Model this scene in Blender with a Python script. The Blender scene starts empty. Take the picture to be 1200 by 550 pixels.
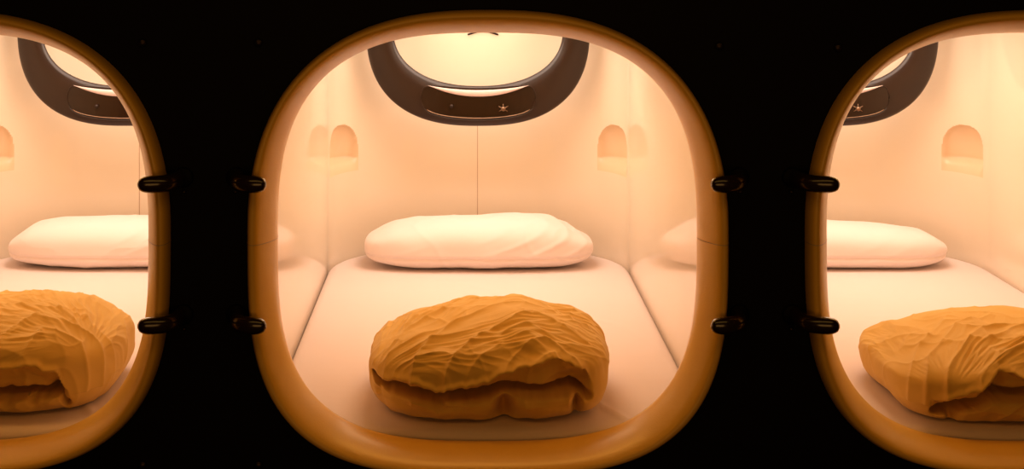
import bpy, bmesh, math, random
from mathutils import Vector, noise
import numpy as np

C = bpy.context.scene.collection
PI = math.pi
P = 1.15                 # pitch between pods (m)
HW = 0.483               # half width of a pod inside
YR = 1.80                # rear wall
RC = 0.28                # radius of rear corners
ZM = 0.528               # mattress top
ZC = 1.43                # pod ceiling
CAMX, CAMZ, CAMY = -0.054, 1.55, -2.8

# ------------------------------------------------------------ materials
def mat(name, col, rough=0.5, coat=0.0, coat_r=0.1, metal=0.0, spec=0.5, bump=0.0, bscale=60.0,
        sss=0.0, emit=None, estr=0.0, var=0.0, vscale=6.0, sheen=0.0, bdist=0.002):
    m = bpy.data.materials.new(name); m.use_nodes = True
    nt = m.node_tree; b = nt.nodes['Principled BSDF']
    b.inputs['Base Color'].default_value = (*col, 1)
    b.inputs['Roughness'].default_value = rough
    b.inputs['Coat Weight'].default_value = coat
    b.inputs['Coat Roughness'].default_value = coat_r
    b.inputs['Metallic'].default_value = metal
    b.inputs['Specular IOR Level'].default_value = spec
    b.inputs['Sheen Weight'].default_value = sheen
    if sss:
        b.inputs['Subsurface Weight'].default_value = sss
        b.inputs['Subsurface Radius'].default_value = (0.03, 0.015, 0.006)
        b.inputs['Subsurface Scale'].default_value = 0.5
    if emit:
        b.inputs['Emission Color'].default_value = (*emit, 1)
        b.inputs['Emission Strength'].default_value = estr
    tc = nt.nodes.new('ShaderNodeTexCoord')
    if var:
        n = nt.nodes.new('ShaderNodeTexNoise'); n.inputs['Scale'].default_value = vscale
        n.inputs['Detail'].default_value = 4
        r = nt.nodes.new('ShaderNodeMixRGB'); r.blend_type = 'MIX'
        r.inputs[1].default_value = (*[c*(1-var) for c in col], 1)
        r.inputs[2].default_value = (*[min(1, c*(1+var)) for c in col], 1)
        nt.links.new(tc.outputs['Object'], n.inputs['Vector'])
        nt.links.new(n.outputs['Fac'], r.inputs[0])
        nt.links.new(r.outputs[0], b.inputs['Base Color'])
    if bump:
        n = nt.nodes.new('ShaderNodeTexNoise'); n.inputs['Scale'].default_value = bscale
        n.inputs['Detail'].default_value = 5
        bp = nt.nodes.new('ShaderNodeBump'); bp.inputs['Strength'].default_value = bump
        bp.inputs['Distance'].default_value = bdist
        nt.links.new(tc.outputs['Object'], n.inputs['Vector'])
        nt.links.new(n.outputs['Fac'], bp.inputs['Height'])
        nt.links.new(bp.outputs[0], b.inputs['Normal'])
    return m

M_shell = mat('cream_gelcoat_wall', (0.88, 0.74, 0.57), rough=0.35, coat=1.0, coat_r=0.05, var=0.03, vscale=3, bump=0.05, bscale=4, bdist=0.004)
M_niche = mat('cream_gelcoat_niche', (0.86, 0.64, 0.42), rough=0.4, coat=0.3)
M_rim = mat('cream_gelcoat_rim', (0.88, 0.50, 0.07), rough=0.38, coat=0.35, coat_r=0.18, var=0.05, vscale=9, bump=0.25, bscale=260, bdist=0.0008)
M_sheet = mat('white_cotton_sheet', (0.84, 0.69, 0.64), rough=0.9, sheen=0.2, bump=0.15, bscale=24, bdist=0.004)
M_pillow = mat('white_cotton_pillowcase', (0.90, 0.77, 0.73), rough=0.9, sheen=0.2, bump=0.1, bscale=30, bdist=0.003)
M_duvet = mat('mustard_cotton_duvet', (0.82, 0.50, 0.11), rough=0.88, sheen=0.15, bump=0.2, bscale=22, bdist=0.004, var=0.05, vscale=5)
M_console = mat('dark_brown_console', (0.020, 0.007, 0.002), rough=0.36, spec=0.35, coat=0.12, coat_r=0.12, bump=0.1, bscale=9)
M_panel = mat('dark_panel', (0.016, 0.006, 0.002), rough=0.22, spec=0.4, coat=0.1)
M_trim = mat('metal_trim', (0.26, 0.16, 0.10), rough=0.3, metal=0.9)
M_strip = mat('painted_highlight', (0.55, 0.40, 0.34), rough=0.3, emit=(1.0, 0.62, 0.46), estr=0.16)  # reflected highlight put into the colour and emission
M_lens = mat('lamp_lens', (0.9, 0.8, 0.7), rough=0.5, emit=(1.0, 0.66, 0.38), estr=3.0)
M_wall = mat('black_panel_wall', (0.0022, 0.0009, 0.0024), rough=0.6, spec=0.10, var=0.2, vscale=4, bump=0.1, bscale=80)
M_hook = mat('black_glossy_rubber', (0.02, 0.008, 0.004), rough=0.24, coat=0.9, coat_r=0.15)
M_seam = mat('seam_line', (0.55, 0.36, 0.22), rough=0.8)
M_dark = mat('dark_gap', (0.02, 0.008, 0.004), rough=0.9)
M_screw = mat('dark_screw', (0.03, 0.02, 0.02), rough=0.35, metal=0.8)
M_floor = mat('dark_carpet', (0.012, 0.006, 0.007), rough=0.95, bump=0.4, bscale=300, var=0.3, vscale=60)

# ------------------------------------------------------------ helpers
def mesh_obj(name, verts, faces, m, parent=None, smooth=True, loc=(0,0,0)):
    me = bpy.data.meshes.new(name)
    me.from_pydata([tuple(v) for v in verts], [], [tuple(f) for f in faces])
    me.update()
    if smooth: me.shade_smooth()
    me.materials.append(m)
    o = bpy.data.objects.new(name, me); C.objects.link(o)
    o.location = loc
    if parent: o.parent = parent
    return o
def tag(o, label=None, cat=None, group=None, kind=None):
    if label: o['label'] = label
    if cat: o['category'] = cat
    if group: o['group'] = group
    if kind: o['kind'] = kind
    return o
def grid_faces(nu, nv, close_u=False):
    f = []
    for i in range(nu if close_u else nu-1):
        for j in range(nv-1):
            a = i*nv+j; b = ((i+1) % nu)*nv+j
            f.append((a, b, b+1, a+1))
    return f
def tube(path, r, seg=10, cap=True):
    path = [Vector(p) for p in path]; n = len(path)
    vs = []; fs = []
    rr = r if isinstance(r, (list, tuple)) else [r]*n
    up = Vector((0.013, 0.021, 1))
    for i, p in enumerate(path):
        t = (path[min(i+1, n-1)] - path[max(i-1, 0)]).normalized()
        a = t.cross(up)
        if a.length < 1e-3: a = t.cross(Vector((1, 0, 0)))
        a.normalize(); b = t.cross(a)
        for k in range(seg):
            an = 2*PI*k/seg
            vs.append(p + rr[i]*(math.cos(an)*a + math.sin(an)*b))
    for i in range(n-1):
        for k in range(seg):
            fs.append((i*seg+k, i*seg+(k+1) % seg, (i+1)*seg+(k+1) % seg, (i+1)*seg+k))
    if cap:
        fs.append(tuple(range(seg))[::-1]); fs.append(tuple((n-1)*seg+k for k in range(seg)))
    return vs, fs
def smooth01(x, a, b):
    t = min(1, max(0, (x-a)/(b-a))); return t*t*(3-2*t)
def interp(x, pts):
    if x <= pts[0][0]: return pts[0][1]
    for (x0, y0), (x1, y1) in zip(pts, pts[1:]):
        if x <= x1:
            t = (x-x0)/(x1-x0); t = t*t*(3-2*t)
            return y0+(y1-y0)*t
    return pts[-1][1]

# ------------------------------------------------------------ pod opening curves (x, z) about the pod centre
def sup(t, a, zt, zb, nt, nb):
    zc = (zt+zb)/2; b = (zt-zb)/2
    c, s = math.cos(t), math.sin(t)
    # blend exponent smoothly between bottom and top halves
    k = smooth01(s, -0.35, 0.35); n = nb+(nt-nb)*k
    den = (abs(c)**n + abs(s)**n)**(1/n)
    return a*c/den, zc + b*s/den
def outer(t): return sup(t, 0.4935, 1.423, 0.470, 2.5, 3.15)
def inner(t): return sup(t, 0.4400, 1.374, 0.513, 2.8, 3.15)
PROFILE = [(0.0, 0.004), (-0.025, -0.014), (0.01, -0.030), (0.08, -0.042), (0.17, -0.048), (0.27, -0.048), (0.38, -0.043),
           (0.50, -0.035), (0.62, -0.024), (0.74, -0.011), (0.85, 0.003), (0.94, 0.018), (1.0, 0.036), (0.98, 0.050), (0.90, 0.062)]
NT = 240
def rim_point(t, k, lift=0.0):
    (xo, zo), (xi, zi) = outer(t), inner(t)
    f, y = PROFILE[k]
    x = xo+(xi-xo)*f; z = zo+(zi-zo)*f
    if lift:
        f0, y0 = PROFILE[max(k-1, 0)]; f1, y1 = PROFILE[min(k+1, len(PROFILE)-1)]
        w = math.hypot(xi-xo, zi-zo)
        d = Vector((f1-f0)*w for _ in (0,)) if False else None
        tf, ty = (f1-f0)*w, (y1-y0); L = math.hypot(tf, ty)
        nf, ny = ty/L, -tf/L      # outward normal in (f,y)
        ux, uz = (xi-xo)/w, (zi-zo)/w
        x += ux*nf*lift; z += uz*nf*lift; y += ny*lift
    return (x, y, z)
def rim_half(t0, t1, name, parent):
    n = NT//2+1; vs = []
    for i in range(n):
        t = t0+(t1-t0)*i/(n-1)
        for k in range(len(PROFILE)): vs.append(rim_point(t, k))
    return mesh_obj(name, vs, grid_faces(n, len(PROFILE)), M_rim, parent)
def rim_seam(t, parent):
    vs = []
    for tt in (t-0.0016, t+0.0016):
        for k in range(len(PROFILE)): vs.append(rim_point(tt, k, 0.0006))
    return mesh_obj('joint_line', vs, grid_faces(2, len(PROFILE)), M_seam, parent)

# ------------------------------------------------------------ pod shell
def plan_path(hw=HW, yr=YR, rc=RC, y0=0.06, step=0.012, cstep=0.005):
    pts = []
    n = int((yr-rc-y0)/0.04)
    for i in range(n): pts.append((-hw, y0+(yr-rc-y0)*i/n))
    m = int(rc*PI/2/cstep)
    for i in range(m+1):
        a = PI - PI/2*i/m
        pts.append((-hw+rc+rc*math.cos(a), yr-rc+rc*math.sin(a)))
    n2 = int(2*(hw-rc)/0.02)
    for i in range(1, n2): pts.append((-hw+rc+2*(hw-rc)*i/n2, yr))
    return pts + [(-x, y) for x, y in pts[:n+m+1]][::-1]
def niche_depth(x, y, z):
    # arched recess set in the rounded rear corner, flat ledge at its foot
    if y < YR-RC-0.02: return 0, False
    ang = math.atan2(abs(x)-(HW-RC), y-(YR-RC))      # 0 at rear wall, PI/2 at side wall
    u = (ang-math.radians(63))*RC                    # metres along the wall
    zb, h, w = 0.852, 0.116, 0.086
    zz = z-zb
    if -0.024 < zz < 0 and abs(u) < w:          # sloping sill under the recess
        return 0.020*(1+zz/0.024)*(1-(abs(u)/w)**6), True
    if zz < 0 or zz > h: return 0, False
    e = (abs(u)/w)**2.4 + max(0, (zz-0.03)/(h-0.03))**2.2
    if e >= 1: return 0, False
    d = 0.052*(1-e)**0.55*(1-0.45*zz/h)
    return max(d, 0.002), True
def make_shell(parent):
    path = plan_path()
    zs = []
    z = 0.45
    while z < ZC-0.0001:
        zs.append(z)
        z += 0.004 if 0.835 < z < 0.99 else (0.02 if z < ZC-0.1 else 0.01)
    # rounded top edge into the ceiling
    R = 0.07
    vs = []; mask = []
    nv = len(zs)
    n = len(path)
    for i, (x, y) in enumerate(path):
        x0, y0 = path[max(i-1, 0)]; x1, y1 = path[min(i+1, n-1)]
        tx, ty = x1-x0, y1-y0; L = math.hypot(tx, ty); nx, ny = -ty/L, tx/L   # outwards
        for z in zs:
            off = 0
            if z > ZC-R:
                q = (z-(ZC-R))/R; off = -R*(1-math.sqrt(max(0, 1-q*q)))
            d, inn = niche_depth(x, y, z)
            vs.append((x+nx*(d+off), y+ny*(d+off), z)); mask.append(inn)
    F = grid_faces(n, nv)
    wall = [f for f in F if sum(mask[k] for k in f) < 1]
    nic = [f for f in F if sum(mask[k] for k in f) >= 1]
    # ceiling: fan strips between left and right of the path's top row
    top = []
    base = len(vs)
    half = n//2
    allv = list(vs)
    cf = []
    for i in range(half):
        a = i*nv+nv-1; b = (i+1)*nv+nv-1
        c = (n-2-i)*nv+nv-1; d = (n-1-i)*nv+nv-1
        if a != d and len({a, b, c, d}) >= 3:
            cf.append(tuple(dict.fromkeys((a, b, c, d))))
    # front return: between the throat and the box
    nt = 160; b0 = len(allv)
    for i in range(nt):
        t = 2*PI*i/nt
        xi, zi = inner(t); xo, zo = outer(t)
        x1 = xi+(xo-xi)*0.08; z1 = zi+(zo-zi)*0.08
        c, s = math.cos(t), math.sin(t)
        zc = 0.5*(0.45+ZC); k = 1/max(abs(c)/HW, abs(s)/(0.5*(ZC-0.45)))
        allv.append((x1, 0.060, z1)); allv.append((k*c, 0.0605, zc+k*s))
    ff = []
    for i in range(nt):
        a = b0+2*i; b = b0+2*((i+1) % nt)
        ff.append((a, a+1, b+1, b))
    def compact(name, faces, m, par, smooth=True):
        used = sorted({k for f in faces for k in f}); mp = {k: i for i, k in enumerate(used)}
        return mesh_obj(name, [allv[k] for k in used], [tuple(mp[k] for k in f) for f in faces], m, par, smooth)
    sh = compact('side_and_rear_wall', wall, M_shell, parent)
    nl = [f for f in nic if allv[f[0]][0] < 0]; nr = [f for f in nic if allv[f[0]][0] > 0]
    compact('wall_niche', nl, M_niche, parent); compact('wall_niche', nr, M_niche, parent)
    compact('pod_ceiling', cf, M_shell, parent, False)
    compact('front_return', ff, M_shell, parent, False)
    # seam up the middle of the rear wall
    w = 0.0012
    mesh_obj('panel_seam', [(-w, YR-0.0008, ZM-0.03), (w, YR-0.0008, ZM-0.03), (w, YR-0.0008, 1.03), (-w, YR-0.0008, 1.03)],
             [(0, 1, 2, 3)], M_seam, parent, False)

# ------------------------------------------------------------ ceiling console (U-shaped dark band)
YC = 1.60
def px_to(px, py, y):
    s = 1585.0/(y-CAMY)
    return CAMX+(px-541)/s, CAMZ-(py+60)/s
S_C = 1585.0/(YC-CAMY)
def band_curve(t, a_px, b_px, n, yc_px):
    c, s = math.cos(t), math.sin(t)
    den = (abs(c)**n+abs(s)**n)**(1/n)
    return a_px*c/den/S_C, CAMZ-(yc_px+60 + b_px*(-s)/den)/S_C
def b_out(t): return band_curve(t, 133, 118, 2.55, 30)
def b_in(t): return band_curve(t, 100, 66, 2.25, 35)
def make_console(parent):
    vs = []; n = 97
    prof = [(0.02, 0.012), (0.0, 0.006), (0.03, 0.0), (0.10, -0.004), (0.3, -0.010), (0.5, -0.012), (0.7, -0.010), (0.9, -0.004), (0.97, 0.0), (1.0, 0.006), (1.0, 0.045)]
    # arms go straight up to the ceiling above the widest point
    cols = []
    top = ZC-0.005
    for side in (-1,):
        for q in (1.0, 0.66, 0.33):
            zo = b_out(PI)[1]; zi = b_in(PI)[1]
            cols.append(((b_out(PI)[0], zo+(top-zo)*q), (b_in(PI)[0], zi+(top-zi)*q)))
    for i in range(n):
        t = PI+PI*i/(n-1)
        cols.append((b_out(t), b_in(t)))
    for q in (0.33, 0.66, 1.0):
        zo = b_out(0)[1]; zi = b_in(0)[1]
        cols.append(((b_out(0)[0], zo+(top-zo)*q), (b_in(0)[0], zi+(top-zi)*q)))
    for (ox, oz), (ix, iz) in cols:
        for f, y in prof:
            x = ix+(ox-ix)*f; z = iz+(oz-iz)*f
            vs.append((x, YC+y+0.10*(abs(x)/0.36)**2*0.5, z))
    nc = len(cols); k = len(prof)
    fs = grid_faces(nc, k)
    fs += [(i*k, i*k+k-1, (i+1)*k+k-1, (i+1)*k)[::-1] for i in range(nc-1)]
    fs += [tuple(range(k)), tuple((nc-1)*k+j for j in range(k))[::-1]]
    con = mesh_obj('ceiling_console', vs, fs, M_console, parent)
    def zin(x):
        t = PI*1.5
        best = min((abs(b_in(PI+PI*i/400)[0]-x), b_in(PI+PI*i/400)[1]) for i in range(401)); return best[1]
    def zout(x):
        best = min((abs(b_out(PI+PI*i/400)[0]-x), b_out(PI+PI*i/400)[1]) for i in range(401)); return best[1]
    def yy(x, f=-0.0125): return YC+f+0.05*(abs(x)/0.36)**2
    # control panel with rounded ends
    hw = 0.186; vs = []; N = 41; Mv = 9; edge_t = []; edge_b = []
    for i in range(N):
        x = -hw+2*hw*i/(N-1)
        e = (1-(abs(x)/hw)**7)**(1/3.0)
        zt = CAMZ-163.0/S_C+(5/S_C)*(x/0.16)**2; zb = CAMZ-200.0/S_C+(8/S_C)*(x/0.19)**2
        zt2, zb2 = zt, zb
        mid = (zt2+zb2)/2; h = (zt2-zb2)/2*max(e, 0.25)
        edge_t.append((x, mid+h)); edge_b.append((x, mid-h))
        for j in range(Mv):
            f = j/(Mv-1)
            vs.append((x, yy(x)-0.003, mid+h-2*h*f))
    fs = grid_faces(N, Mv)
    pan = mesh_obj('control_panel', vs, fs, M_panel, con)
    loop = [Vector((x, yy(x)-0.004, z)) for x, z in edge_t]+[Vector((x, yy(x)-0.004, z)) for x, z in edge_b[::-1]]
    loop.append(loop[0])
    v, f = tube(loop, 0.0018, 8, False); mesh_obj('panel_edge', v, f, M_console, con)
    # bed's reflection on the panel top, built as a pale glowing strip
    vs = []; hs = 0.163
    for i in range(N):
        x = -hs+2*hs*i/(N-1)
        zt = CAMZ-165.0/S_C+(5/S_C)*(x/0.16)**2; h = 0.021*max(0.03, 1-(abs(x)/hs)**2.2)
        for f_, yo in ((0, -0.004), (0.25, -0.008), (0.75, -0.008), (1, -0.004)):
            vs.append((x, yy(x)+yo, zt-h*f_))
    mesh_obj('highlight_strip', vs, grid_faces(N, 4), M_strip, pan)
    low = [(x, yy(x)-0.006, z+0.006) for x, z in edge_b[2:-2]]
    v, f = tube(low, 0.0014, 6); mesh_obj('lower_trim_line', v, f, M_trim, pan)
    # knobs
    for xk, zk_px, r in ((-0.087, 124, 0.006), (0.081, 127, 0.0075)):
        z = CAMZ-(zk_px+60)/S_C
        vs, fs = tube([(xk, yy(xk)-0.002, z), (xk, yy(xk)-0.010, z), (xk, yy(xk)-0.013, z)], [r, r, r*0.6], 16)
        kn = mesh_obj('control_knob', vs, fs, M_console if xk < 0 else M_trim, pan)
        if xk > 0:
            allv, allf = [], []
            for a in (90, 210, 330, 30, 150):
                dx, dz = math.cos(math.radians(a)), math.sin(math.radians(a))
                L = 0.016 if a in (90, 210, 330) else 0.018
                v, f = tube([(xk, yy(xk)-0.006, z), (xk+dx*L, yy(xk)-0.006, z+dz*L)], [0.0022, 0.0009], 6)
                o = len(allv); allv += v; allf += [tuple(q+o for q in g) for g in f]
            mesh_obj('knob_mark', allv, allf, M_trim, pan)
    return con

def make_lamp(parent):
    # round ceiling lamp whose lower edge just shows at the top of the opening
    vs = []; n = 48; prof = [(0.165, 0.0), (0.165, -0.012), (0.15, -0.016), (0.0, -0.016)]
    for i in range(n):
        a = 2*PI*i/n
        for r, z in prof: vs.append((r*math.cos(a), 1.30+r*math.sin(a), ZC+z-0.001))
    lens = mesh_obj('ceiling_lamp', vs, grid_faces(n, 4, True), M_lens, parent)
    vs = []; prof = [(0.185, 0.0), (0.185, -0.014), (0.166, -0.018), (0.166, 0.0)]
    for i in range(n):
        a = 2*PI*i/n
        for r, z in prof: vs.append((r*math.cos(a), 1.30+r*math.sin(a), ZC+z-0.001))
    mesh_obj('lamp_ring', vs, grid_faces(n, 4, True), M_rim, lens)
    # small dark vent slot high on the rear wall
    x0, z0 = px_to(548, 40, YR-0.01); x1, _ = px_to(584, 40, YR-0.01)
    pts = []
    for i in range(15):
        f = i/14; pts.append((x0+(x1-x0)*f, YR-0.004, z0+0.010*math.sin(PI*f)-0.002))
    v, f = tube(pts, [0.0008+0.0022*abs(math.cos(PI*i/14)) for i in range(15)], 8)
    mesh_obj('vent_slot', v, f, M_dark, parent)

def make_pod():
    root = bpy.data.objects.new('sleeping_pod', None); C.objects.link(root)
    root.empty_display_size = 0.1
    rim_half(0, PI, 'upper_rim', root); rim_half(PI, 2*PI, 'lower_rim', root)
    rim_seam(0.0, root); rim_seam(PI, root)
    make_shell(root); make_console(root); make_lamp(root)
    return root
def copy_tree(o, parent=None):
    c = o.copy(); C.objects.link(c)
    if parent: c.parent = parent
    for ch in list(o.children): copy_tree(ch, c)
    return c
pod = make_pod()
pods = [pod, copy_tree(pod), copy_tree(pod)]
for p_, x, lab in ((pods[0], 0, 'whole cream sleeping pod in the middle, lit from inside, framed by a rounded square rim'),
                   (pods[1], -P, 'leftmost glowing cream sleeping pod, cut by the left edge of the photo'),
                   (pods[2], P, 'rightmost glowing cream sleeping pod, cut by the right edge of the photo')):
    p_.location = (x, 0, 0)
    tag(p_, lab, 'sleeping pod', 'lit sleeping pods set side by side in the black wall')

# ------------------------------------------------------------ black wall with three openings, floor, ceiling
def make_wall():
    vs = []; fs = []
    zt, zb = 2.5, 0.0
    nt = NT
    for ci, cx in enumerate((-P, 0, P)):
        xl = cx-P/2 if ci > 0 else cx-P/2-1.2
        xr = cx+P/2 if ci < 2 else cx+P/2+1.2
        b0 = len(vs)
        for i in range(nt):
            t = 2*PI*i/nt
            x, z = outer(t)
            x2, z2 = x*1.002, (z-0.9465)*1.002+0.9465
            c, s = x, z-0.9465
            ks = []
            if c > 1e-9: ks.append((xr-cx)/c)
            if c < -1e-9: ks.append((xl-cx)/c)
            if s > 1e-9: ks.append((zt-0.9465)/s)
            if s < -1e-9: ks.append((zb-0.9465)/s)
            k = min(ks)
            vs.append((cx+x, 0.03, z)); vs.append((cx+x, 0.0, z)); vs.append((cx+k*c, 0.0, 0.9465+k*s))
        for i in range(nt):
            a = b0+3*i; b = b0+3*((i+1) % nt)
            fs.append((a, b, b+1, a+1)); fs.append((a+1, b+1, b+2, a+2))
        # fill the four corners
        for (X, Z) in ((xl, zb), (xr, zb), (xr, zt), (xl, zt)):
            best = min(range(nt), key=lambda i: (math.atan2(Z-0.9465, X-cx)-math.atan2(vs[b0+3*i+2][2]-0.9465, vs[b0+3*i+2][0]-cx)) % (2*PI))
            a = b0+3*best+2; b = b0+3*((best+1) % nt)+2
            vs.append((X, 0.0, Z)); fs.append((a, b, len(vs)-1))
    return mesh_obj('wall_front', vs, fs, M_wall, None, False)
tag(make_wall(), kind='structure')
X0, X1 = -1.5*P-1.2, 1.5*P+1.2
tag(mesh_obj('floor', [(X0, -4, 0), (X1, -4, 0), (X1, 0.0, 0), (X0, 0.0, 0)], [(0, 1, 2, 3)], M_floor, None, False), kind='structure')
tag(mesh_obj('ceiling', [(X0, -4, 2.5), (X1, -4, 2.5), (X1, 0.0, 2.5), (X0, 0.0, 2.5)], [(3, 2, 1, 0)], M_wall, None, False), kind='structure')

# ------------------------------------------------------------ soft things
def cube_sphere(N):
    """grid over a cube's surface, welded; returns unit cube points and quads"""
    idx = {}; pts = []; fs = []
    def vid(i, j, k):
        key = (i, j, k)
        if key not in idx:
            idx[key] = len(pts)
            pts.append(tuple(math.tan((2*q/N-1)*PI/4) for q in key))
        return idx[key]
    for a in range(N):
        for b in range(N):
            fs.append((vid(a, b, 0), vid(a, b+1, 0), vid(a+1, b+1, 0), vid(a+1, b, 0)))
            fs.append((vid(a, b, N), vid(a+1, b, N), vid(a+1, b+1, N), vid(a, b+1, N)))
            fs.append((vid(a, 0, b), vid(a+1, 0, b), vid(a+1, 0, b+1), vid(a, 0, b+1)))
            fs.append((vid(a, N, b), vid(a, N, b+1), vid(a+1, N, b+1), vid(a+1, N, b)))
            fs.append((vid(0, a, b), vid(0, a, b+1), vid(0, a+1, b+1), vid(0, a+1, b)))
            fs.append((vid(N, a, b), vid(N, a+1, b), vid(N, a+1, b+1), vid(N, a, b+1)))
    return pts, fs
def ridge(phi):      # soft crest with sharp valley
    return 1-abs(math.sin(phi))
def crest(phi):
    return (1-abs(math.sin(phi)))**2.2

def dist_poly(x, y, poly):
    best = 9; bs = 1; bt = 0; m = len(poly)-1
    for i in range(m):
        ax, ay = poly[i]; bx, by = poly[i+1]
        dx, dy = bx-ax, by-ay; L2 = dx*dx+dy*dy
        t = ((x-ax)*dx+(y-ay)*dy)/L2
        t = 0 if t < 0 else (1 if t > 1 else t)
        ex, ey = x-ax-t*dx, y-ay-t*dy
        d = ex*ex+ey*ey
        if d < best: best = d; bs = 1 if dx*ey-dy*ex > 0 else -1; bt = (i+t)/m
    return bs*math.sqrt(best), bt
def fold_to_local(pts, cx, cy, z):
    out = []
    for px, py in pts:
        s = (py+60)/(CAMZ-z); out.append((CAMX+(px-541)/s-cx, 1585/s-2.8-cy))
    return out
def duvet(name, cx, cy, a, b, h, seed, gap, lip, pockets, fan, topshape, label, group, N=170, e=3.4, folds=(), rng=(-9, 9), wk=1.0):
    """puffy folded duvet. local x right, y away from camera, z up from the mattress"""
    pts, fs = cube_sphere(N)
    vs = []
    off = Vector((seed*7.3, seed*3.1, seed*1.7))
    flocal = [(fold_to_local(pl, cx, cy, ZM+zz), am, wd) for pl, zz, am, wd in folds]
    for (x, y, z) in pts:
        r = (abs(x)**e+abs(y)**e+abs(z)**e)**(1/e)
        u, v, w = x/r, y/r, z/r
        n = Vector((u*abs(u)**(e-2)/a, v*abs(v)**(e-2)/b, w*abs(w)**(e-2)/(h/2))).normalized()
        X = a*u; Y = b*v
        # height: flat underside, crowned top
        top = interp(X, topshape)
        if w >= 0: Z = h*0.42 + w*(top-h*0.42)*(1.0-0.10*v*v)
        else: Z = h*0.42*(1-min(1.0, -w*1.45))
        if w < 0:                               # under-curve, then flatten on the mattress
            X *= 1-0.13*(w*w); Y *= 1-0.03*(w*w)
        p = Vector((X, Y, Z))
        # large softness
        q = p*5+off
        d = 0.008*noise.noise(q)+0.004*noise.noise(p*13+off)
        # wrinkles on the top and sides
        up = max(0, n.z+0.35)
        fx, fy, kf, amp = fan
        th = math.atan2(Y-fy, X-fx); dist = math.hypot(X-fx, Y-fy)
        warp = 0.9*noise.noise(p*6+off*2)+0.35*noise.noise(p*16+off)
        env = max(0, noise.noise(p*4.0+off*3)+0.35)
        d += up*amp*env*crest(th*kf+2.2*warp)*smooth01(dist, 0.02, 0.12)*(1.1-0.9*min(1, dist/0.55))
        env2 = max(0, noise.noise(p*3.3+off*5)+0.12)
        d += up*0.005*env2*crest((Y*1.0+0.25*X)*26+3.0*warp)
        aa = Vector((dist*7+seed, th*11+0.8*warp, 0.0)); wide = max(0, noise.noise(p*5+off*7)+0.45)
        d += up*wk*(0.0075*(1-abs(noise.noise(aa))*2.6)*wide)*smooth01(dist, 0.03, 0.15)
        aa2 = Vector((dist*16+seed, th*30+1.5*warp, 4.0))
        d += up*wk*0.0028*(1-abs(noise.noise(aa2))*2.6)*wide*smooth01(dist, 0.03, 0.15)
        d += 0.0022*crest(noise.noise(p*11+off*4)*5.0)
        if n.z > -0.2:
            wob = 0.010*noise.noise(p*14+off*6)
            for poly, am, wd in flocal:
                ds, tt = dist_poly(X+wob, Y+wob, poly)
                if abs(ds) < 0.08:
                    w_ = wd if ds > 0 else wd*2.0
                    d += am*math.exp(-abs(ds)/w_)*math.sin(PI*min(1, max(0, 0.08+0.84*tt)))**0.5
        p = p+n*d
        # front face: stacked folds
        fr = smooth01(-n.y, 0.10, 0.50)
        if fr > 0:
            zl = interp(X, lip); zg = interp(X, gap)
            jag = 0.006*noise.noise(Vector((X*30, seed, 0)))+0.004*noise.noise(Vector((X*80, seed, 3)))
            zg += jag*0.6; zl += jag
            zz = p.z
            msk = smooth01(X, rng[0], rng[0]+0.03)*(1-smooth01(X, rng[1]-0.03, rng[1]))
            edge = (1-smooth01(abs(X), a*0.86, a*1.0))*msk
            # crease round the lip: thin step, hem stands proud of the face under it
            step = smooth01(zl-zz, -0.002, 0.006)*msk
            rec = 0.024*step-0.008*math.exp(-((zz-zl-0.005)/0.008)**2)*edge
            rec += 0.012*step*smooth01(zl-zz, 0.0, max(0.02, zl-zg))
            g = math.exp(-((zz-zg)/0.0070)**2)
            rec += 0.110*g*edge
            below = smooth01(zg-zz, 0.0, 0.010)
            rec += (-0.030*below+0.016*below*smooth01(zg-zz, 0.03, 0.07))*msk
            for (px_, pz_, rx, rz, dep) in pockets:
                rec += dep*math.exp(-((X-px_)/rx)**2-((zz-pz_)/rz)**2)
            # pleats in the folds
            pl = crest(X*38+4*noise.noise(Vector((X*7, zz*22, seed))))*max(0, noise.noise(Vector((X*8, zz*9, seed+5)))+0.3)
            rec -= 0.012*pl*step
            rec -= 0.008*noise.noise(Vector((X*20, zz*34, seed+9)))*step
            p.y += rec*fr
        p.z = max(p.z, 0.001+0.0)
        vs.append(p)
    o = mesh_obj(name, vs, fs, M_duvet, None, True, (cx, cy, ZM+0.0065))
    return tag(o, label, 'duvet', group)

g_d = 'folded duvets at the front of the beds'
FC = [([(447,438),(480,415),(530,390),(590,375),(650,378)], .16, .010, .006),
      ([(448,449),(500,425),(560,405),(620,392),(690,400)], .155, .010, .005),
      ([(445,415),(480,385),(540,365)], .16, .007, .006),
      ([(575,432),(600,418),(650,410),(700,425)], .16, .008, .004),
      ([(470,370),(540,358),(620,362),(690,380)], .17, .006, .008),
      ([(575,415),(640,402),(700,412)], .165, .006, .004),
      ([(480,440),(530,425),(590,412)], .15, .006, .004)]
FL = [([(0,395),(50,380),(110,385),(155,400)], .17, .009, .006),
      ([(10,415),(50,395),(95,395),(120,410)], .16, .008, .006),
      ([(-60,372),(20,366),(100,368),(140,380)], .18, .005, .007),
      ([(-40,440),(20,425),(65,430),(85,445)], .15, .009, .006)]
FR = [([(1078,440),(1090,405),(1120,385),(1160,374)], .15, .010, .006),
      ([(1092,450),(1112,415),(1150,392),(1200,385)], .15, .011, .006),
      ([(1110,452),(1150,420),(1200,408),(1240,410)], .15, .009, .005),
      ([(1064,425),(1075,400),(1105,382)], .14, .007, .005),
      ([(1200,395),(1240,392),(1290,410)], .17, .008, .006)]
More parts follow.
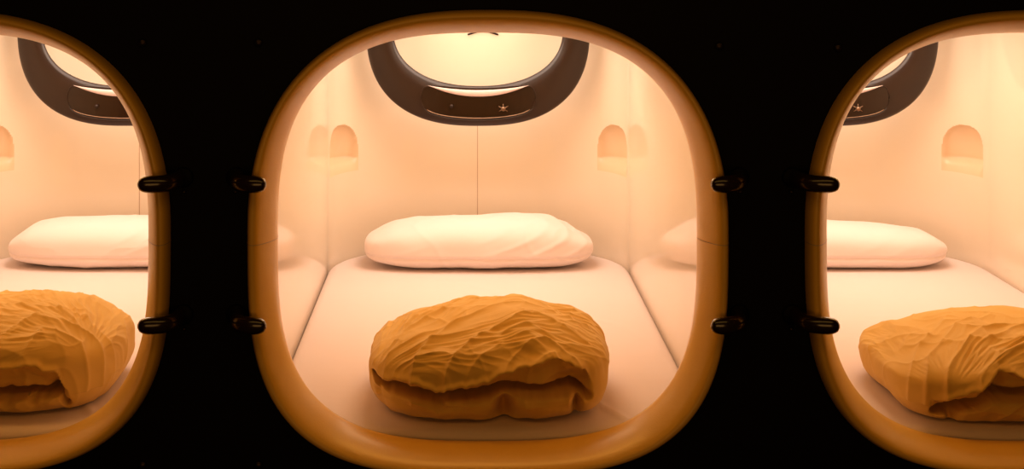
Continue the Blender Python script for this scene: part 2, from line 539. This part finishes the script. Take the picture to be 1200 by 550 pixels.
duvet('folded_duvet', 0.010, 0.308, 0.272, 0.235, 0.178, 1.0, folds=FC, wk=0.7, rng=(-9, 0.222),
      gap=[(-0.26, 0.085), (-0.21, 0.066), (-0.12, 0.056), (-0.04, 0.058), (0.04, 0.074), (0.09, 0.066), (0.17, 0.068), (0.22, 0.050)],
      lip=[(-0.26, 0.082), (-0.18, 0.092), (-0.11, 0.074), (-0.04, 0.086), (0.07, 0.122), (0.14, 0.138), (0.20, 0.112), (0.225, 0.070), (0.24, 0.03)],
      pockets=[(0.028, 0.030, 0.016, 0.028, 0.09), (0.185, 0.030, 0.008, 0.026, 0.07), (0.165, 0.085, 0.035, 0.018, 0.035), (-0.235, 0.05, 0.014, 0.02, 0.03), (-0.11, 0.043, 0.03, 0.010, 0.03)],
      fan=(-0.27, -0.20, 9.0, 0.010),
      topshape=[(-0.26, 0.140), (-0.15, 0.166), (0.0, 0.182), (0.07, 0.192), (0.17, 0.180), (0.26, 0.165)],
      label='crumpled mustard duvet folded in a bundle on the bed of the middle pod', group=g_d)
duvet('folded_duvet', -P+0.006, 0.358, 0.308, 0.235, 0.180, 2.0, folds=FL, wk=0.5, rng=(-9, 0.235),
      gap=[(-0.27, 0.050), (0.0, 0.050), (0.10, 0.042), (0.16, 0.046), (0.21, 0.050), (0.22, 0.02)],
      lip=[(-0.27, 0.09), (0.0, 0.10), (0.10, 0.105), (0.16, 0.11), (0.205, 0.095), (0.225, 0.055), (0.235, 0.03)],
      pockets=[(0.10, 0.040, 0.010, 0.016, 0.04), (0.155, 0.038, 0.008, 0.016, 0.03), (0.20, 0.058, 0.015, 0.012, 0.03)],
      fan=(0.27, -0.18, 7.0, 0.008),
      topshape=[(-0.27, 0.17), (-0.1, 0.185), (0.08, 0.19), (0.18, 0.187), (0.27, 0.16)],
      label='rounded mustard duvet folded on the bed of the leftmost pod', group=g_d)
duvet('folded_duvet', P+0.020, 0.310, 0.278, 0.245, 0.155, 3.0, folds=FR, wk=0.7, rng=(-0.22, 9),
      gap=[(-0.27, 0.03), (-0.20, 0.022), (-0.13, 0.040), (-0.09, 0.064), (-0.05, 0.060), (0.02, 0.070), (0.12, 0.055), (0.24, 0.05)],
      lip=[(-0.27, 0.06), (-0.20, 0.05), (-0.13, 0.075), (-0.08, 0.115), (-0.02, 0.10), (0.06, 0.115), (0.16, 0.10), (0.24, 0.08)],
      pockets=[(-0.17, 0.022, 0.010, 0.02, 0.05), (-0.075, 0.085, 0.012, 0.03, 0.03), (0.02, 0.04, 0.012, 0.03, 0.06), (0.04, 0.03, 0.02, 0.02, 0.04)],
      fan=(-0.20, -0.26, 8.0, 0.012),
      topshape=[(-0.27, 0.105), (-0.17, 0.125), (-0.05, 0.150), (0.1, 0.160), (0.27, 0.15)],
      label='creased mustard duvet folded on the bed of the rightmost pod', group=g_d, e=3.6)

def pillow(cx, cy, a, b, h, seed, label, shape, N=110, wr=1.5):
    pts, fs = cube_sphere(N); vs = []
    off = Vector((seed*5.1, seed*2.7, seed*9.2)); e = 3.5
    for (x, y, z) in pts:
        r = (abs(x)**e+abs(y)**e+abs(z)**2.4)**(1/e) if False else (abs(x)**e+abs(y)**e+abs(z)**e)**(1/e)
        u, v, w = x/r, y/r, z/r
        n = Vector((u*abs(u)/a, v*abs(v)/b, w*abs(w)/(h/2))).normalized()
        X = a*u; Y = b*v
        top = interp(X, shape)
        Z = h*0.36+(w*(top-h*0.36)*(1-0.12*v*v) if w >= 0 else w*h*0.36)
        if w < 0: X *= 1-0.05*w*w; Y *= 1-0.15*w*w
        p = Vector((X, Y, Z))
        warp = noise.noise(p*6+off)
        d = 0.008*noise.noise(p*5+off)
        env = max(0, noise.noise(p*3.5+off*2)+0.25)
        side_ = smooth01(X, -0.05, 0.12)*(1-smooth01(X, 0.27, 0.35))
        cr = (0.5+0.5*math.sin((X*0.55+Y*0.5-p.z*1.5)*85+1.2*warp))**3
        d += wr*(0.0017*side_+0.0015*env)*cr*(1 if n.z > -0.3 else 0.2)
        d += wr*0.0015*crest(noise.noise(p*8+off)*3)
        # soft seam along the front edge
        d -= 0.007*math.exp(-((p.z-0.042)/0.006)**2)*smooth01(-n.y, 0.2, 0.6)
        p = p+n*d
        p.z = max(p.z, 0.001)
        vs.append(p)
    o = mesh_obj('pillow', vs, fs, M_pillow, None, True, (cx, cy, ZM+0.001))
    return tag(o, label, 'pillow', 'white pillows at the rear of the beds')
pillow(0.0, 1.585, 0.368, 0.135, 0.160, 1.3, 'plump creased white pillow at the head of the middle bed',
       [(-0.36, 0.12), (-0.26, 0.140), (-0.04, 0.150), (0.22, 0.152), (0.36, 0.11)])
pillow(-P, 1.60, 0.362, 0.135, 0.15, 4.6, 'wrinkled white pillow on the leftmost bed, partly hidden by the rim',
       [(-0.36, 0.11), (-0.28, 0.14), (0.0, 0.145), (0.28, 0.14), (0.36, 0.10)])
pillow(P, 1.60, 0.362, 0.135, 0.135, 7.9, 'flat smooth white pillow at the head of the rightmost bed',
       [(-0.36, 0.11), (-0.1, 0.135), (0.1, 0.13), (0.28, 0.115), (0.36, 0.095)], wr=0.35)

def mattress(cx, seed, label):
    """plan outline follows the pod; rounded top edge"""
    hw = HW-0.004
    path = plan_path(hw, YR-0.004, RC-0.004, y0=0.075, cstep=0.02)
    # resample right/left sides and close the front
    zc0 = 0.46
    cy = 0.95
    ny = 150; nx = 90
    vs = []; off = Vector((seed, 2*seed, 0))
    def halfw(y):
        if y > YR-0.004-RC:
            q = (y-(YR-0.004-RC))/RC; return hw-RC+RC*math.sqrt(max(0, 1-min(1, q)**2))
        return hw
    y0, y1 = 0.066, YR-0.004
    for j in range(ny):
        f = j/(ny-1); y = y0+(y1-y0)*(f if f < 0.8 else 0.8+0.2*math.sin((f-0.8)/0.2*PI/2)) if True else 0
        W = max(halfw(y), 0.01)
        for i in range(nx):
            g = i/(nx-1)*2-1
            g = math.sin(g*PI/2)*0.35+g*0.65
            x = g*W
            de = min(W-abs(x), max(y1-y, 0)*1.0+0.0, (y-y0)*1.0)
            edge = 0.013*math.exp(-de/0.009)
            p = Vector((x, y, 0))
            z = ZM-edge
            fz = max(0, noise.noise(p*3+off)+0.1)
            wv = 0.0022*noise.noise(Vector((x*5, y*2.2, seed)))
            wv += 0.0030*fz*crest((x*0.9+y*0.5)*14+3*noise.noise(p*4+off))
            # turned corner of the sheet near the front right
            wv += 0.006*math.exp(-((x-0.24-0.5*(0.26-y))/0.008)**2)*smooth01(y, 0.10, 0.14)*smooth01(0.34-y, 0, 0.08)
            wv *= smooth01(de, 0, 0.03)
            vs.append((x, y, z+min(wv, 0.006)))
    fs = [tuple(reversed(f)) for f in grid_faces(ny, nx)]
    # skirt down the sides
    border = [0*nx+i for i in range(nx)]+[j*nx+nx-1 for j in range(1, ny)]+[(ny-1)*nx+i for i in range(nx-2, -1, -1)]+[j*nx for j in range(ny-2, 0, -1)]
    b0 = len(vs)
    for k in border:
        vs.append((vs[k][0], vs[k][1], zc0))
    m = len(border)
    for i in range(m):
        fs.append((border[i], border[(i+1) % m], b0+(i+1) % m, b0+i)[::-1])
    fs.append(tuple(b0+i for i in range(m)))
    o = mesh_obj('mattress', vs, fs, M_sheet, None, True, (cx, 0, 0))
    return tag(o, label, 'mattress', 'white-sheeted mattresses in the pods')
mattress(0, 3.0, 'mattress under a smooth white sheet filling the middle pod')
mattress(-P, 8.0, 'mattress under a white sheet in the leftmost pod')
mattress(P, 12.0, 'mattress under a white sheet in the rightmost pod')

# ------------------------------------------------------------ black rounded hooks beside the rims
def hook_mesh():
    # a stout peg from the wall, leaning over the rim; local +x points to the pod's centre
    path = []; rad = []
    pts = [(-0.038, 0.002), (-0.038, -0.035), (-0.031, -0.064), (-0.006, -0.083), (0.030, -0.088)]
    n = 26
    for i in range(n):
        f = i/(n-1)*(len(pts)-1); k = min(int(f), len(pts)-2); t = f-k
        q = [pts[max(k-1, 0)], pts[k], pts[k+1], pts[min(k+2, len(pts)-1)]]
        c = []
        for d in (0, 1):
            p0, p1, p2, p3 = (s[d] for s in q)
            c.append(0.5*(2*p1+(p2-p0)*t+(2*p0-5*p1+4*p2-p3)*t*t+(3*p1-p0-3*p2+p3)*t**3))
        path.append(Vector((c[0], c[1], 0)))
        s = i/(n-1)
        rad.append(0.0165 if s < 0.82 else 0.0165*math.sqrt(max(0.0, 1-((s-0.82)/0.185)**2)))
    seg = 18; vs = []; fs = []
    for i, p in enumerate(path):
        t = (path[min(i+1, n-1)]-path[max(i-1, 0)]).normalized(); a = t.cross(Vector((0, 0, 1))).normalized()
        for k in range(seg):
            an = 2*PI*k/seg
            vs.append(p+rad[i]*(0.80*math.cos(an)*a+Vector((0, 0, 1.05*math.sin(an)))))
    for i in range(n-1):
        for k in range(seg):
            fs.append((i*seg+k, i*seg+(k+1) % seg, (i+1)*seg+(k+1) % seg, (i+1)*seg+k)[::-1])
    fs.append(tuple(range(seg))); fs.append(tuple((n-1)*seg+k for k in range(seg))[::-1])
    return vs, fs
def make_hook():
    root = bpy.data.objects.new('blind_hook', None); C.objects.link(root); root.empty_display_size = 0.02
    v, f = hook_mesh(); mesh_obj('hook_arm', v, f, M_hook, root)
    v, f = tube([(-0.044, 0.0, 0), (-0.044, -0.005, 0), (-0.044, -0.008, 0)], [0.021, 0.021, 0.018], 24)
    pl = mesh_obj('mounting_plate', v, f, M_wall, root)
    v, f = tube([(-0.046, 0.0, -0.030), (-0.046, -0.005, -0.030), (-0.046, -0.007, -0.030)], [0.0045, 0.0045, 0.002], 12)
    mesh_obj('screw', v, f, M_screw, root)
    return root
hook0 = None
pod_word = {0: 'middle', -1: 'leftmost', 1: 'rightmost'}
for pi in (-1, 0, 1):
    for side in (-1, 1):
        if pi*side == 1: continue        # outside the frame
        for zpx, word in ((216.5, 'upper'), (382.5, 'lower')):
            z = CAMZ-(zpx+60)/(1585/(2.8-0.088))
            if hook0 is None: hook0 = make_hook(); o = hook0
            else: o = copy_tree(hook0)
            o.location = (pi*P+side*0.476, 0, z)
            o.rotation_euler = (0, 0, 0)
            o.scale = (-side, 1, 1)
            sd = 'right' if side == 1 else 'left'
            tag(o, f'{word} black rounded hook curling over the {sd} rim of the {pod_word[pi]} pod', 'hook', 'black hooks beside the pod rims')

# screws on the black wall
s0 = None
for (px, py, lab) in ((167, 50, 'small dark screw on the wall at the upper right of the leftmost pod'),
                      (303, 50, 'small dark screw on the wall at the upper left of the middle pod'),
                      (843, 54, 'small dark screw on the wall at the upper right of the middle pod'),
                      (982, 56, 'small dark screw on the wall at the upper left of the rightmost pod'),
                      (167, 545, 'small dark screw on the wall at the lower right of the leftmost pod'),
                      (303, 545, 'small dark screw on the wall at the lower left of the middle pod')):
    x, z = px_to(px, py, 0)
    if s0 is None:
        vs, fs = tube([(0, 0.001, 0), (0, -0.004, 0), (0, -0.0065, 0), (0, -0.0078, 0)], [0.009, 0.009, 0.0065, 0.002], 20)
        s0 = mesh_obj('wall_screw', vs, fs, M_screw); o = s0
    else:
        o = s0.copy(); C.objects.link(o)
    o.location = (x, 0, z)
    tag(o, lab, 'screw', 'small dark screws on the black wall')

# ------------------------------------------------------------ light
def area(x, y, z, sx, sy, power, col, rot=(0, 0, 0)):
    l = bpy.data.lights.new('area_light', 'AREA'); l.shape = 'RECTANGLE'; l.size = sx; l.size_y = sy
    l.energy = power; l.color = col
    o = bpy.data.objects.new('area_light', l); C.objects.link(o); o.location = (x, y, z); o.rotation_euler = rot
    return o
for x in (-P, 0, P):
    area(x, 1.36, ZC-0.03, 0.55, 0.42, 5.5, (1.0, 0.81, 0.67))
    area(x, 1.71, ZC-0.03, 0.34, 0.10, 0.5, (1.0, 0.78, 0.60))  # added fill behind the console, brightens the rear wall
    area(x, 0.75, ZC-0.03, 0.5, 0.4, 1.9, (1.0, 0.70, 0.42))  # added fill for the side walls further forward
    area(x, 0.22, ZC-0.03, 0.5, 0.14, 1.3, (1.0, 0.45, 0.07))  # added orange fill, warms the bed front and inner rim
# added fill, standing for glow of unseen pods across the corridor
area(0, -3.6, 1.05, 3.4, 0.9, 11.0, (1.0, 0.48, 0.12), (PI/2, 0, 0))
area(0, -1.5, 2.35, 3.2, 0.25, 3.6, (1.0, 0.50, 0.10), (math.radians(42), 0, 0))  # added overhead fill, brightens bed fronts and lower rims
w = bpy.data.worlds.new('world'); bpy.context.scene.world = w; w.use_nodes = True
w.node_tree.nodes['Background'].inputs[0].default_value = (1.0, 0.35, 0.35, 1)
w.node_tree.nodes['Background'].inputs[1].default_value = 0.004

# ------------------------------------------------------------ camera
cam = bpy.data.cameras.new('camera'); co = bpy.data.objects.new('camera', cam); C.objects.link(co)
co.location = (CAMX, CAMY, CAMZ); co.rotation_euler = (PI/2, 0, 0)
cam.sensor_width = 36; cam.lens = 1585/1200*36
cam.shift_x = 59/1200; cam.shift_y = -335/1200
bpy.context.scene.camera = co
sc = bpy.context.scene
sc.view_settings.view_transform = 'Standard'
sc.view_settings.look = 'None'
sc.view_settings.exposure = 0.0
